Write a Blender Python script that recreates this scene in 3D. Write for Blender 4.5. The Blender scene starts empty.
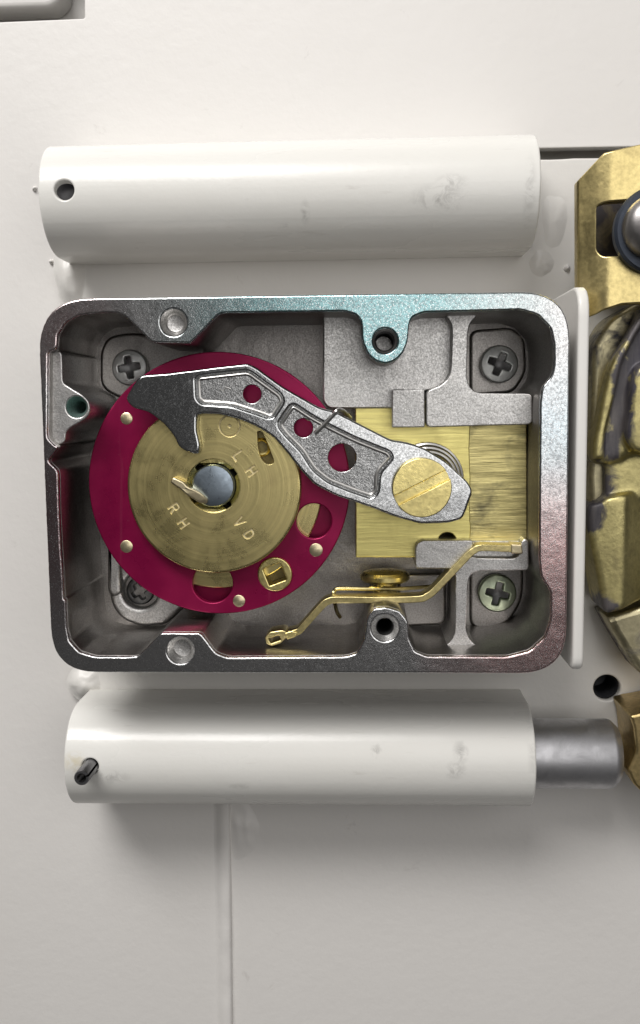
import bpy, bmesh, math, random
from mathutils import Vector, Matrix, noise
random.seed(7)
S = bpy.context.scene
COL = S.collection

# ---------------------------------------------------------------- camera
# local millimetre frame: x right, z up (both in the door plane), h = height off the door towards the viewer
F_PX, FOOT, ROLL, DIST = 950.0, (361.0, 410.0), 0.70, 177.0
d_ = Vector((FOOT[0] - 320, -(FOOT[1] - 512), -F_PX)).normalized()
ex = Vector((math.cos(math.radians(ROLL)), math.sin(math.radians(ROLL)), 0))
ex = (ex - d_ * ex.dot(d_)).normalized()
ez = ex.cross(d_)
W2C = Matrix((ex, d_, ez)).transposed()
C2W = W2C.transposed()
cam_d = bpy.data.cameras.new('camera')
cam_d.sensor_fit = 'VERTICAL'; cam_d.sensor_height = 24.0
cam_d.lens = F_PX / 1024 * 24.0
cam_d.clip_start = 0.005; cam_d.clip_end = 20
cam = bpy.data.objects.new('camera', cam_d); COL.objects.link(cam)
cam.matrix_world = Matrix.Translation((0, -DIST * .001, 0)) @ C2W.to_4x4()
S.camera = cam
S.render.resolution_x, S.render.resolution_y = 640, 1024

# ---------------------------------------------------------------- light
w = bpy.data.worlds.new('World'); S.world = w; w.use_nodes = True
w.node_tree.nodes['Background'].inputs[0].default_value = (1.0, 0.97, 0.95, 1)
w.node_tree.nodes['Background'].inputs[1].default_value = 0.045
ld = bpy.data.lights.new('work_lamp', 'AREA'); ld.shape = 'RECTANGLE'
ld.size, ld.size_y = 0.38, 0.20
ld.energy = 3.3; ld.color = (1.0, 0.975, 0.955)
lo = bpy.data.objects.new('work_lamp', ld); COL.objects.link(lo)
lo.location = (-0.18, -0.385, 0.44)
lo.rotation_euler = (Vector((0, 0, -0.02)) - lo.location).to_track_quat('-Z', 'Y').to_euler()
ld2 = bpy.data.lights.new('fill_panel', 'AREA'); ld2.shape = 'RECTANGLE'  # added soft fill at front right, mainly for reflections in the metal
ld2.size, ld2.size_y = 1.0, 0.85
ld2.energy = 3.6; ld2.color = (1.0, 0.975, 0.955)
lo2 = bpy.data.objects.new('fill_panel', ld2); COL.objects.link(lo2)
lo2.location = (0.36, -1.0, 0.27)
lo2.rotation_euler = (Vector((0, 0, 0)) - lo2.location).to_track_quat('-Z', 'Y').to_euler()
S.view_settings.view_transform = 'Standard'; S.view_settings.look = 'None'
S.view_settings.gamma = 1; S.view_settings.exposure = 0.14
S.view_settings.use_curve_mapping = False


# ---------------------------------------------------------------- helpers
def P(px, py, h):
    """photo pixel -> (x, z) in mm on the plane at height h above the door"""
    v = C2W @ Vector(((px - 320) / F_PX, -(py - 512) / F_PX, -1))
    t = (DIST - h) / v.y
    return Vector((v.x * t, v.z * t))

def PP(pts, h): return [P(x, y, h) for x, y in pts]

def rmm(px, py, r, h):
    return ((P(px + r, py, h) - P(px - r, py, h)).length + (P(px, py + r, h) - P(px, py - r, h)).length) / 4

def circ(c, r, n=40, a0=0.0):
    return [Vector((c[0] + r * math.cos(a0 + 2 * math.pi * i / n), c[1] + r * math.sin(a0 + 2 * math.pi * i / n))) for i in range(n)]

def C(px, py, r, h, n=40):
    return circ(P(px, py, h), rmm(px, py, r, h), n)

def rnd(pts, r, n=5):
    """round the corners of a closed polygon (r: one radius or one per corner)"""
    out = []; N = len(pts); pts = [Vector(p) for p in pts]
    for i, p in enumerate(pts):
        rr = r[i] if isinstance(r, (list, tuple)) else r
        a, b = pts[i - 1] - p, pts[(i + 1) % N] - p
        la, lb = a.length, b.length
        k = min(rr, la * .48, lb * .48)
        if k < 1e-4: out.append(p); continue
        s, e = p + a / la * k, p + b / lb * k
        for j in range(n + 1):
            t = j / n; out.append(s * (1 - t) ** 2 + p * 2 * t * (1 - t) + e * t * t)
    return out

def smooth(pts, n=6, closed=False):
    pts = [Vector(p) for p in pts]; N = len(pts); out = []
    g = (lambda i: pts[i % N]) if closed else (lambda i: pts[max(0, min(N - 1, i))])
    for i in range(N if closed else N - 1):
        p0, p1, p2, p3 = g(i - 1), g(i), g(i + 1), g(i + 2)
        for j in range(n):
            t = j / n
            out.append(.5 * (2 * p1 + (p2 - p0) * t + (2 * p0 - 5 * p1 + 4 * p2 - p3) * t * t + (3 * p1 - p0 - 3 * p2 + p3) * t ** 3))
    if not closed: out.append(pts[-1])
    return out

def rough_edge(pts, amp, step=.35, seed=0, closed=True):
    """resample an outline and wobble it a little, as cast or filed edges do"""
    out = []; N = len(pts)
    for i in range(N):
        a, b = pts[i], pts[(i + 1) % N]
        m = max(1, int((b - a).length / step))
        for j in range(m):
            p = a.lerp(b, j / m)
            q = Vector((p.x * 1.7, p.y * 1.7, seed * 9.1))
            v = noise.noise_vector(q) * .7 + noise.noise_vector(q * 3.1) * .5
            out.append(p + Vector((v.x, v.y)) * amp)
    return out

def plate(outline, holes=(), h0=0.0, h1=1.0, bevel=.15, bres=2):
    """filled outline with holes, extruded from h0 to h1 with rounded edges -> bmesh in (x, z, h) mm"""
    cu = bpy.data.curves.new('c', 'CURVE'); cu.dimensions = '2D'; cu.fill_mode = 'BOTH'
    for loop in [outline] + list(holes):
        sp = cu.splines.new('POLY'); sp.points.add(len(loop) - 1)
        for p, q in zip(sp.points, loop): p.co = (q[0], q[1], 0, 1)
        sp.use_cyclic_u = True
    half = (h1 - h0) / 2; bevel = min(bevel, half * .95)
    cu.extrude = half - bevel; cu.bevel_depth = bevel; cu.bevel_resolution = bres; cu.offset = -bevel
    ob = bpy.data.objects.new('c', cu)
    me = bpy.data.meshes.new_from_object(ob)
    bm = bmesh.new(); bm.from_mesh(me)
    bmesh.ops.remove_doubles(bm, verts=bm.verts, dist=1e-4)
    bpy.data.objects.remove(ob); bpy.data.curves.remove(cu); bpy.data.meshes.remove(me)
    bm.normal_update()
    for e in bm.edges:        # keep the flat faces flat: hard edge where they meet the rounded rim
        n = [abs(f.normal.z) > .9995 for f in e.link_faces]
        if len(n) == 2 and n[0] != n[1]: e.smooth = False
    for v in bm.verts: v.co.z += (h0 + h1) / 2
    return bm

def cut(bm, no, vals):
    for k in vals:
        bmesh.ops.bisect_plane(bm, geom=bm.verts[:] + bm.edges[:] + bm.faces[:], plane_co=Vector(no) * k, plane_no=no, dist=1e-5)

def lathe(c, prof, n=40, axis='h'):
    """profile [(r, t)] turned about an axis through c = (x, z, h)"""
    bm = bmesh.new(); rings = []
    for r, t in prof:
        ring = []
        for i in range(n if r > 1e-5 else 1):
            a = 2 * math.pi * i / n; u, v = r * math.cos(a), r * math.sin(a)
            q = {'h': (u, v, t), 'x': (t, u, v), 'z': (v, t, u)}[axis]
            ring.append(bm.verts.new((c[0] + q[0], c[1] + q[1], c[2] + q[2])))
        rings.append(ring)
    for A, B in zip(rings, rings[1:]):
        if len(A) == 1 and len(B) == 1: continue
        m = max(len(A), len(B))
        for i in range(m):
            j = (i + 1) % m
            if len(A) == 1: bm.faces.new((A[0], B[i], B[j]))
            elif len(B) == 1: bm.faces.new((A[i], A[j], B[0]))
            else: bm.faces.new((A[i], A[j], B[j], B[i]))
    bmesh.ops.recalc_face_normals(bm, faces=bm.faces)
    return bm

def sweep(path, r, n=10, closed=False, flat=1.0):
    """round wire along a 3D path of (x, z, h)"""
    bm = bmesh.new(); path = [Vector(p) for p in path]; N = len(path); rings = []
    prev = None
    for i, p in enumerate(path):
        a = path[(i - 1) % N] if (closed or i > 0) else p
        b = path[(i + 1) % N] if (closed or i < N - 1) else p
        t = (b - a).normalized()
        u = Vector((0, 0, 1)); u = (u - t * u.dot(t))
        if u.length < .2: u = Vector((1, 0, 0)) - t * t.x
        u.normalize(); v = t.cross(u)
        rr = r[i] if isinstance(r, (list, tuple)) else r
        rings.append([bm.verts.new(p + u * rr * flat * math.cos(2 * math.pi * k / n) + v * rr * math.sin(2 * math.pi * k / n)) for k in range(n)])
    for i in range(N if closed else N - 1):
        A, B = rings[i], rings[(i + 1) % N]
        for k in range(n): bm.faces.new((A[k], A[(k + 1) % n], B[(k + 1) % n], B[k]))
    if not closed:
        bm.faces.new(rings[0]); bm.faces.new(rings[-1])
    bmesh.ops.recalc_face_normals(bm, faces=bm.faces)
    return bm

def join(*bms):
    out = bmesh.new()
    for b in bms:
        me = bpy.data.meshes.new('t'); b.to_mesh(me); b.free(); out.from_mesh(me); bpy.data.meshes.remove(me)
    return out

WL = {}
def add(name, bm, mat, parent=None, angle=32):
    for v in bm.verts: v.co = Vector((v.co.x, -v.co.z, v.co.y)) * .001
    lo_ = Vector([min(v.co[i] for v in bm.verts) for i in range(3)])
    hi_ = Vector([max(v.co[i] for v in bm.verts) for i in range(3)])
    c = (lo_ + hi_) / 2
    for v in bm.verts: v.co -= c
    bm.normal_update()
    for f in bm.faces: f.smooth = True
    for e in bm.edges:
        if len(e.link_faces) == 2 and e.calc_face_angle(0) > math.radians(angle): e.smooth = False
    me = bpy.data.meshes.new(name); bm.to_mesh(me); bm.free()
    me.materials.append(mat)
    o = bpy.data.objects.new(name, me); COL.objects.link(o)
    WL[o.name] = c
    if parent is not None:
        o.parent = parent; o.location = c - WL[parent.name]
    else: o.location = c
    return o

def thing(name, label, cat, px, py, h, group=None):
    o = bpy.data.objects.new(name, None); COL.objects.link(o)
    o.empty_display_size = .005
    q = P(px, py, h); o.location = Vector((q[0], -h, q[1])) * .001; WL[o.name] = o.location.copy()
    return tag(o, label, cat, group)

def tag(o, label, cat, group=None):
    o['label'] = label; o['category'] = cat
    if group: o['group'] = group
    return o

def struct(o): o['kind'] = 'structure'; return o


# ---------------------------------------------------------------- materials
class NT:
    def __init__(s, name):
        s.m = bpy.data.materials.new(name); s.m.use_nodes = True; s.t = s.m.node_tree
        s.b = s.t.nodes['Principled BSDF']; s.tc = s.t.nodes.new('ShaderNodeTexCoord')
    def n(s, typ, **kw):
        o = s.t.nodes.new(typ)
        for k, v in kw.items(): setattr(o, k, v)
        return o
    def l(s, a, b): s.t.links.new(a, b)
    def vec(s, scale=(1, 1, 1), loc=(0, 0, 0)):
        mp = s.n('ShaderNodeMapping'); s.l(s.tc.outputs['Object'], mp.inputs[0])
        mp.inputs['Scale'].default_value = scale; mp.inputs['Location'].default_value = loc
        return mp.outputs[0]
    def noise(s, vec, scale, detail=3, rough=.55, dist=0):
        o = s.n('ShaderNodeTexNoise'); s.l(vec, o.inputs['Vector'])
        o.inputs['Scale'].default_value = scale; o.inputs['Detail'].default_value = detail
        o.inputs['Roughness'].default_value = rough; o.inputs['Distortion'].default_value = dist
        return o.outputs[0]
    def ramp(s, fac, a, b, lo=0., hi=1.):
        o = s.n('ShaderNodeMapRange'); s.l(fac, o.inputs[0])
        o.inputs[1].default_value = a; o.inputs[2].default_value = b; o.inputs[3].default_value = lo; o.inputs[4].default_value = hi
        return o.outputs[0]
    def mix(s, fac, a, b):
        o = s.n('ShaderNodeMix', data_type='RGBA')
        for v, i in ((fac, 0), (a, 6), (b, 7)):
            if hasattr(v, 'links'): s.l(v, o.inputs[i])
            elif i == 0: o.inputs[0].default_value = v
            else: o.inputs[i].default_value = (*v, 1)
        return o.outputs[2]
    def bump(s, hgt, strength=.3, dist=.0001, prev=None):
        o = s.n('ShaderNodeBump'); o.inputs['Strength'].default_value = strength; o.inputs['Distance'].default_value = dist
        s.l(hgt, o.inputs['Height'])
        if prev is not None: s.l(prev, o.inputs['Normal'])
        return o.outputs[0]
    def out(s, col=None, rough=None, normal=None, metal=None):
        for v, k in ((col, 'Base Color'), (rough, 'Roughness'), (normal, 'Normal'), (metal, 'Metallic')):
            if v is None: continue
            if hasattr(v, 'links'): s.l(v, s.b.inputs[k])
            else: s.b.inputs[k].default_value = (*v, 1) if k == 'Base Color' else v
        return s.m

def m_paint(name, col, rough=.36, peel=1.0, dirt=.12):
    k = NT(name); v = k.vec()
    big = k.noise(v, 22, 4, .6); fine = k.noise(v, 900, 2); grime = k.noise(v, 140, 5, .7, .6)
    c = k.mix(k.ramp(big, .3, .75, 0, dirt), col, tuple(x * f for x, f in zip(col, (.80, .78, .74))))
    c = k.mix(k.ramp(grime, .66, .78, 0, .30), c, (.30, .27, .24))
    nb = k.bump(k.noise(v, 420, 3, .5), .15 * peel, .0004)
    nb = k.bump(fine, .12 * peel, .0002, nb)
    return k.out(c, k.ramp(big, .3, .7, rough - .05, rough + .08), nb)

def m_tube():
    k = NT('tube_paint'); v = k.vec(); col = (.79, .785, .75)
    geo = k.n('ShaderNodeNewGeometry'); mott = k.noise(v, 420, 5, .7, .8); fine = k.noise(v, 1500, 3, .6)
    big = k.noise(k.vec((14, 60, 60)), 1, 4, .6)
    c = k.mix(k.ramp(big, .35, .75, 0, .22), col, (.66, .63, .56))
    streak = k.noise(k.vec((90, 500, 500)), 1, 4, .7, .4)
    c = k.mix(k.ramp(streak, .63, .75, 0, .30), c, (.42, .38, .33))
    def scuff(px, py, h, rx, rz, amt, tone, lo=.44, hi=.58):
        nonlocal c
        q = P(px, py, h)
        sub = k.n('ShaderNodeVectorMath', operation='SUBTRACT'); k.l(geo.outputs['Position'], sub.inputs[0])
        sub.inputs[1].default_value = (q.x * .001, -h * .001, q.y * .001)
        mul = k.n('ShaderNodeVectorMath', operation='MULTIPLY'); k.l(sub.outputs[0], mul.inputs[0])
        mul.inputs[1].default_value = (1000 / rx, 120, 1000 / rz)
        ln = k.n('ShaderNodeVectorMath', operation='LENGTH'); k.l(mul.outputs[0], ln.inputs[0])
        m = k.n('ShaderNodeMath', operation='MULTIPLY')
        k.l(k.ramp(ln.outputs['Value'], .1, 1, amt * .55, 0), m.inputs[0]); k.l(k.ramp(mott, lo, hi), m.inputs[1])
        c = k.mix(m.outputs[0], c, tone)
    for a in [(440, 198, 19, 5.5, 2.6, .75), (452, 182, 19, 3, 1.6, .6), (305, 212, 19, 1.0, 2.2, .7), (285, 226, 17, 2.5, .8, .5), (530, 190, 19, 1.2, 7, .55),
              (376, 752, 19, 1.2, 1.5, .8), (461, 753, 19, 1.6, 2.2, .9), (455, 768, 18, 2.2, 2.0, .7), (240, 785, 18, 3, .8, .4), (533, 750, 19, 1.0, 8, .4), (112, 775, 18, 4, 1.6, .6)]:
        scuff(*a, (.16, .15, .14))
    scuff(77, 760, 18, 2.6, 2.2, .9, (.60, .50, .26), .36, .5)
    nb = k.bump(k.noise(v, 260, 3, .5), .12, .0004); nb = k.bump(fine, .08, .0002, nb)
    return k.out(c, k.ramp(big, .3, .7, .20, .34), nb)

def m_cast(name, col, rough=.42, grain=.5, spark=.35, metal=1.0, dark=.45, wave=.5):
    """sand-textured zinc casting"""
    k = NT(name); v = k.vec()
    g = k.noise(v, 3600, 3, .65); g2 = k.noise(v, 7000, 2); big = k.noise(v, 120, 4)
    c = k.mix(k.ramp(g, .38, .66, 0, 1), tuple(x * dark for x in col), col)
    c = k.mix(k.ramp(g2, .57, .64, 0, spark), c, tuple(min(.97, x * 1.9) for x in col))  # bright specks paint the casting's glints into the colour
    c = k.mix(k.ramp(big, .35, .7, 0, .35), c, tuple(x * .6 for x in col))
    nb = k.bump(k.noise(v, 210, 3), wave, .0003); nb = k.bump(g, grain * .7, .00008, nb); nb = k.bump(g2, grain * .8, .00005, nb)
    return k.out(c, k.ramp(g, .3, .7, rough + .1, rough - .08), nb, metal)

def m_brass(name, col, rough=.35, brush=None, stain=.3, metal=1.0, radial=False, bstr=.25):
    k = NT(name); v = k.vec()
    if radial:
        sep = k.n('ShaderNodeVectorMath', operation='LENGTH'); k.l(k.vec((1, 0, 1)), sep.inputs[0])
        cb = k.n('ShaderNodeCombineXYZ'); k.l(sep.outputs['Value'], cb.inputs[0])
        st = k.noise(cb.outputs[0], 1500, 3, .6)
    elif brush:
        st = k.noise(k.vec(brush), 1.0, 4, .65)
    else: st = k.noise(v, 1500, 3)
    bl = k.noise(v, 170, 5, .65, .4); fine = k.noise(v, 3200, 2)
    c = k.mix(k.ramp(st, .3, .7), tuple(x * .78 for x in col), tuple(min(1, x * 1.08) for x in col))
    c = k.mix(k.ramp(bl, .52, .74, 0, stain), c, tuple(x * y for x, y in zip(col, (.42, .38, .42))))
    nb = k.bump(st, bstr, .00008); nb = k.bump(fine, .08, .00004, nb)
    return k.out(c, k.ramp(bl, .35, .7, rough, rough + .15), nb, metal)

M_PANEL = m_paint('panel_paint', (.76, .742, .715), .42)
M_TUBE = m_tube()
M_PLATE = m_paint('plate_paint', (.77, .755, .72), .36, 1.1, .15)
M_FLANGE = m_paint('flange_paint', (.80, .785, .75), .40, .4, .06)
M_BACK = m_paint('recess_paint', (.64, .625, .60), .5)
M_FILL = m_paint('filler_paint', (.70, .67, .615), .5, 2.0, .3)
M_CAST = m_cast('cast_zinc', (.80, .79, .77), .38, .5, .6, 1.0, .58)
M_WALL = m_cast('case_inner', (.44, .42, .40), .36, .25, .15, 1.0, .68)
M_LEVER = m_cast('lever_zinc', (.74, .76, .77), .13, .14, .6, 1.0, .55, .18)
M_LEVERP = m_cast('lever_pocket_zinc', (.64, .65, .65), .24, .6, .9, 1.0, .30)
M_BRASS = m_brass('brass', (.88, .75, .32), .22)
M_CAM = m_brass('cam_brass', (.80, .68, .31), .24, radial=True, stain=.40)
M_CAMD = m_brass('shaded_cam_brass', (.20, .17, .09), .4, stain=.5)  # darkened copy of the cam brass that makes openings look deep
M_BOLT = m_brass('bolt_brass', (.95, .83, .32), .30, brush=(150, 900, 2600), stain=.15, bstr=.35)
M_SPRING = m_brass('spring_brass', (.74, .63, .30), .26, stain=.3)
M_GOLD = m_brass('yellow_zinc', (.74, .61, .28), .28, stain=.35)
M_LETTER = m_brass('pale_brass', (.88, .78, .48), .5, stain=.35, metal=.7)  # paler brass that brightens the letter floors
M_TAN = m_brass('tan_zinc', (.60, .46, .22), .34, stain=.35)
M_GOLD2 = m_brass('yellow_zinc_pale', (.80, .70, .46), .30, stain=.25)

def m_wheel():
    k = NT('red_anodised'); v = k.vec(); big = k.noise(v, 90, 4); f = k.noise(v, 2600, 2)
    sep = k.n('ShaderNodeVectorMath', operation='LENGTH'); k.l(k.vec((1, 0, 1)), sep.inputs[0])
    cb = k.n('ShaderNodeCombineXYZ'); k.l(sep.outputs['Value'], cb.inputs[0]); ring = k.noise(cb.outputs[0], 900, 3, .6)
    scr = k.noise(k.vec((700, 700, 40)), 1, 3, .7, .5); dust = k.noise(v, 1400, 4, .75)
    c = k.mix(k.ramp(big, .3, .7), (.25, .003, .056), (.33, .007, .072))
    c = k.mix(k.ramp(scr, .66, .74, 0, .22), c, (.45, .10, .16))
    c = k.mix(k.ramp(dust, .68, .74, 0, .35), c, (.45, .25, .27))
    return k.out(c, k.ramp(big, .3, .7, .24, .40), k.bump(ring, .22, .00006, k.bump(f, .10, .00005)), .55)
M_RED = m_wheel()

def m_steel(name, col, rough, metal=1.0, blot=.5, sc=260):
    k = NT(name); v = k.vec(); b = k.noise(v, sc, 5, .65, .5); f = k.noise(v, 2200, 3)
    c = k.mix(k.ramp(b, .35, .7, 0, blot), col, tuple(x * .45 for x in col))
    return k.out(c, k.ramp(b, .3, .7, rough, rough + .18), k.bump(f, .15, .00006), metal)
M_ROD = m_steel('bare_steel', (.64, .64, .66), .40)
M_SPINDLE = m_steel('spindle_steel', (.38, .45, .52), .24, 1, .7, 600)
M_SCREW = m_steel('screw_zinc', (.90, .92, .90), .45, 1, .30, 700)
M_SCREWG = m_steel('screw_green_zinc', (.74, .84, .62), .33, 1, .4, 500)
M_SCREWD = m_steel('screw_dark', (.16, .16, .16), .3)
M_WIRE = m_steel('wire_steel', (.60, .59, .57), .24, 1, .3)
M_BLACK = m_steel('black_oxide', (.035, .037, .042), .42, .3)
M_NAVY = m_steel('dark_washer', (.045, .055, .075), .38, .5)
M_PIN = m_steel('pin_steel', (.27, .27, .28), .28)
M_DOME = m_steel('grey_bolt_head', (.36, .345, .34), .32)

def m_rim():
    """machined zinc lip with patchy tints set by place"""
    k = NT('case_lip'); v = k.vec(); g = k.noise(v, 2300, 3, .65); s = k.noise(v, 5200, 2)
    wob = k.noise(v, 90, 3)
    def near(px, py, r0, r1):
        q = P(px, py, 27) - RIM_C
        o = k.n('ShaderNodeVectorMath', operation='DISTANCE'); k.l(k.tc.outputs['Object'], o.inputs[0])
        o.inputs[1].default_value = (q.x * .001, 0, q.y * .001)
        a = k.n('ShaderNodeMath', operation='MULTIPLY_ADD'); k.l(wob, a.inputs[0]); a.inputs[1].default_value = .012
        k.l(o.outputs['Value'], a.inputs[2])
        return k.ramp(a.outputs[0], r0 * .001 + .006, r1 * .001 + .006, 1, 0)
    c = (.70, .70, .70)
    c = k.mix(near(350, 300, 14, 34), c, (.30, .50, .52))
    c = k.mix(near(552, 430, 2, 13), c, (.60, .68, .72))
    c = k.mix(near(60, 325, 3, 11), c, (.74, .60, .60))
    c = k.mix(near(50, 520, 6, 22), c, (.46, .34, .35))  # dark brown reflection on the left painted into the colour
    c = k.mix(near(552, 610, 8, 24), c, (.88, .60, .59))  # pink tint stands in for a brighter reflection at lower right
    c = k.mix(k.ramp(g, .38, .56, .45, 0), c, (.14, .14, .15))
    c = k.mix(k.ramp(s, .57, .64, 0, .8), c, (.96, .97, .97))  # white specks paint the lip's sparkle into the colour
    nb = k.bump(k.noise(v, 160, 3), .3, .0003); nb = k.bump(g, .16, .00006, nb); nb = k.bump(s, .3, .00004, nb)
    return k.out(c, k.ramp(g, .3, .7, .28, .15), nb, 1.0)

def m_grease(name, col, amt0, amt1):
    k = NT(name); v = k.vec(); b = k.noise(v, 130, 5, .62, .8); f = k.noise(v, 900, 4, .6)
    msk = k.ramp(b, amt0, amt1)
    c = k.mix(msk, k.mix(k.ramp(f, .3, .7), tuple(x * .7 for x in col), col), (.060, .056, .068))
    return k.out(c, k.ramp(b, amt0, amt1, .40, .50), k.bump(b, .25, .0003, k.bump(f, .18, .0001)), k.ramp(b, amt0, amt1, 1, .15))
M_BRONZE = m_grease('cast_bronze', (.54, .475, .22), .52, .68)
M_GREASY = m_grease('greasy_bronze', (.62, .56, .36), .46, .60)
M_SLOTDARK = m_grease('slot_dark', (.40, .35, .24), .26, .42)

def m_casting():
    k = NT('greasy_casting'); v = k.vec(); col = (.66, .58, .27)
    geo = k.n('ShaderNodeNewGeometry'); n1 = k.noise(v, 190, 5, .65, .9); f = k.noise(v, 1100, 4, .6); lines = k.noise(k.vec((500, 500, 60)), 1, 3, .6, .3)
    c = k.mix(k.ramp(f, .3, .7), tuple(x * .72 for x in col), col)
    c = k.mix(k.ramp(n1, .50, .72, 0, .55), c, (.20, .17, .10))
    msk = None
    for px, py, h, rx, rz in [(620, 400, 15, 1.7, 11), (636, 338, 15, 2.2, 6), (612, 445, 15, 2.2, 3.4), (590, 515, 15, 2.2, 3.4), (601, 607, 14, 2.6, 2.2), (598, 480, 10, 3, 4.5), (650, 345, 15, 3, 2.5)]:
        q = P(px, py, h)
        sub = k.n('ShaderNodeVectorMath', operation='SUBTRACT'); k.l(geo.outputs['Position'], sub.inputs[0]); sub.inputs[1].default_value = (q.x * .001, -h * .001, q.y * .001)
        mul = k.n('ShaderNodeVectorMath', operation='MULTIPLY'); k.l(sub.outputs[0], mul.inputs[0]); mul.inputs[1].default_value = (1000 / rx, 140, 1000 / rz)
        ln = k.n('ShaderNodeVectorMath', operation='LENGTH'); k.l(mul.outputs[0], ln.inputs[0])
        a = k.n('ShaderNodeMath', operation='MULTIPLY_ADD'); k.l(n1, a.inputs[0]); a.inputs[1].default_value = -2.4; k.l(ln.outputs['Value'], a.inputs[2])
        m = k.ramp(a.outputs[0], -.42, -.02, 1, 0)
        if msk is None: msk = m
        else:
            mx = k.n('ShaderNodeMath', operation='MAXIMUM'); k.l(msk, mx.inputs[0]); k.l(m, mx.inputs[1]); msk = mx.outputs[0]
    c = k.mix(msk, c, k.mix(k.ramp(lines, .35, .7), (.045, .042, .055), (.17, .155, .15)))
    return k.out(c, k.ramp(n1, .3, .7, .34, .5), k.bump(f, .3, .00015, k.bump(lines, .2, .0001)), k.ramp(msk, 0, 1, 1, .2))
M_CASTING = m_casting()

# ---------------------------------------------------------------- the door
def rect(x0, y0, x1, y1, h): return PP([(x0, y0), (x1, y0), (x1, y1), (x0, y1)], h)
BIG = [Vector((-230, -240)), Vector((230, -240)), Vector((230, 200)), Vector((-230, 200))]
nook = rnd(PP([(-60, -60), (84, -62), (84.5, 18.3), (-60, 24.5)], 0), [0, 0, .4, 0])
groove = PP([(490, 149), (760, 144), (760, 186), (490, 190)], 0)
tap0 = C(607, 688, 13.5, 0)
struct(add('door_panel', plate(BIG, [nook, groove, tap0], -2.5, 0, .25), M_PANEL))
struct(add('door_cavity', plate(BIG, [], -12, -8, .2), M_BACK))
q = rnd(PP([(-70, -70), (66, -70), (63, -4), (52, 7), (-70, 11)], -2), [0, 0, 1, 2.2, 0])
tag(add('locking_bar', plate(q, [], -7.9, -1.8, .9, 3), M_BACK), 'grey round-cornered bar inside the cutout at the top left corner', 'bar')

mp = rough_edge(PP([(64, 174), (300, 166), (760, 153), (760, 735), (80, 735)], 2), .12, 2)
tag(add('mounting_plate', plate(mp, [C(607, 688, 13.2, 2)], 0, 2, .35), M_PLATE), 'white painted base plate behind the lock case and the tubes', 'plate')
q = P(607, 688, 2); r_ = rmm(607, 688, 13.2, 2)
prof = [(r_ - (.02 if i % 2 else .34), 1.0 - i * .5) for i in range(17)] + [(0, -7.5)]
tag(add('threaded_hole_sleeve', lathe((q.x, q.y, 0), prof), M_BLACK), 'dark threaded hole in the white plate above the steel bolt', 'hole')

# raised seam of filler on the panel below the lower tube
bm = bmesh.new(); rows = []
for i in range(60):
    y = 735 + 400 * i / 59; q = P(225 + (y - 806) * .012, y, 0); wv = .10 * noise.noise(Vector((y * .02, 3, 0)))
    sc = .185; hv = 1 + .35 * noise.noise(Vector((y * .035, 7, 1)))
    rows.append([bm.verts.new((q.x + (o * sc) + wv * (1 if k > 2 else .3), q.y, hh * hv if hh > 0 else hh)) for k, (o, hh) in enumerate([(-14, -.05), (-11, .03), (-8, .28), (-5, .72), (-1, .95), (3, .95), (4.8, .75), (5.6, .3), (6.0, -.05)])])
for A, B in zip(rows, rows[1:]):
    for k in range(8): bm.faces.new((A[k], A[k + 1], B[k + 1], B[k]))
bmesh.ops.recalc_face_normals(bm, faces=bm.faces)
if sum(f.normal.z for f in bm.faces) < 0: bmesh.ops.reverse_faces(bm, faces=bm.faces)
tag(add('panel_seam', bm, M_PANEL, None, 80), 'vertical raised weld seam on the panel below the lower tube', 'seam')

def blob(px, py, rx, ry, rh, h0, seed, amp=.22):
    """low mound that runs out smoothly into the surface it sits on"""
    bm = bmesh.new(); c = P(px, py, h0); a, b = rmm(px, py, rx * 1.35, h0), rmm(px, py, ry * 1.35, h0)
    NR, NA = 14, 48; sv = Vector((seed * 3.7, 1, 2))
    top = bm.verts.new((c.x, c.y, h0 + rh * (1 + amp * noise.noise(sv)))); prev = None; first = None
    for i in range(1, NR + 1):
        r = i / NR; ring = []
        for k in range(NA):
            t = 2 * math.pi * k / NA; ux, uy = math.cos(t), math.sin(t)
            wob = 1 + .30 * noise.noise(Vector((ux, uy, 0)) * 1.3 + sv * 1.7) * r
            hh = rh * (1 - r * r) ** 1.6 * (1 + amp * noise.noise(Vector((ux * r, uy * r, 0)) * 2.2 + sv)) - .04 * r
            ring.append(bm.verts.new((c.x + a * r * ux * wob, c.y + b * r * uy * wob, h0 + hh)))
        for k in range(NA):
            k2 = (k + 1) % NA
            if prev is None: bm.faces.new((top, ring[k], ring[k2]))
            else: bm.faces.new((prev[k], ring[k], ring[k2], prev[k2]))
        prev = ring
    bm.faces.new(prev[::-1]); bmesh.ops.recalc_face_normals(bm, faces=bm.faces)
    return bm
tag(add('filler_patch', blob(243, 829, 14, 22, .8, 0, 5, .5), M_PANEL), 'smeared white filler patch at the top of the vertical seam', 'filler')
for i, (px, py, rx, ry, rh, lab) in enumerate([
        (70, 276, 13, 24, 2.2, 'white weld lump under the left end of the upper tube'),
        (541, 264, 11, 12, .8, 'round white weld lump at the lower right corner of the upper tube'),
        (554, 222, 12, 26, .6, 'long smooth weld ripple between upper tube and gold bracket'),
        (85, 683, 14, 12, 1.5, 'white weld lump under the bottom left case corner')]):
    tag(add('weld_bead', blob(px, py, rx, ry, rh, 1.9, i + 11), M_PLATE), lab, 'weld', 'painted weld beads around the tubes')
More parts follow.
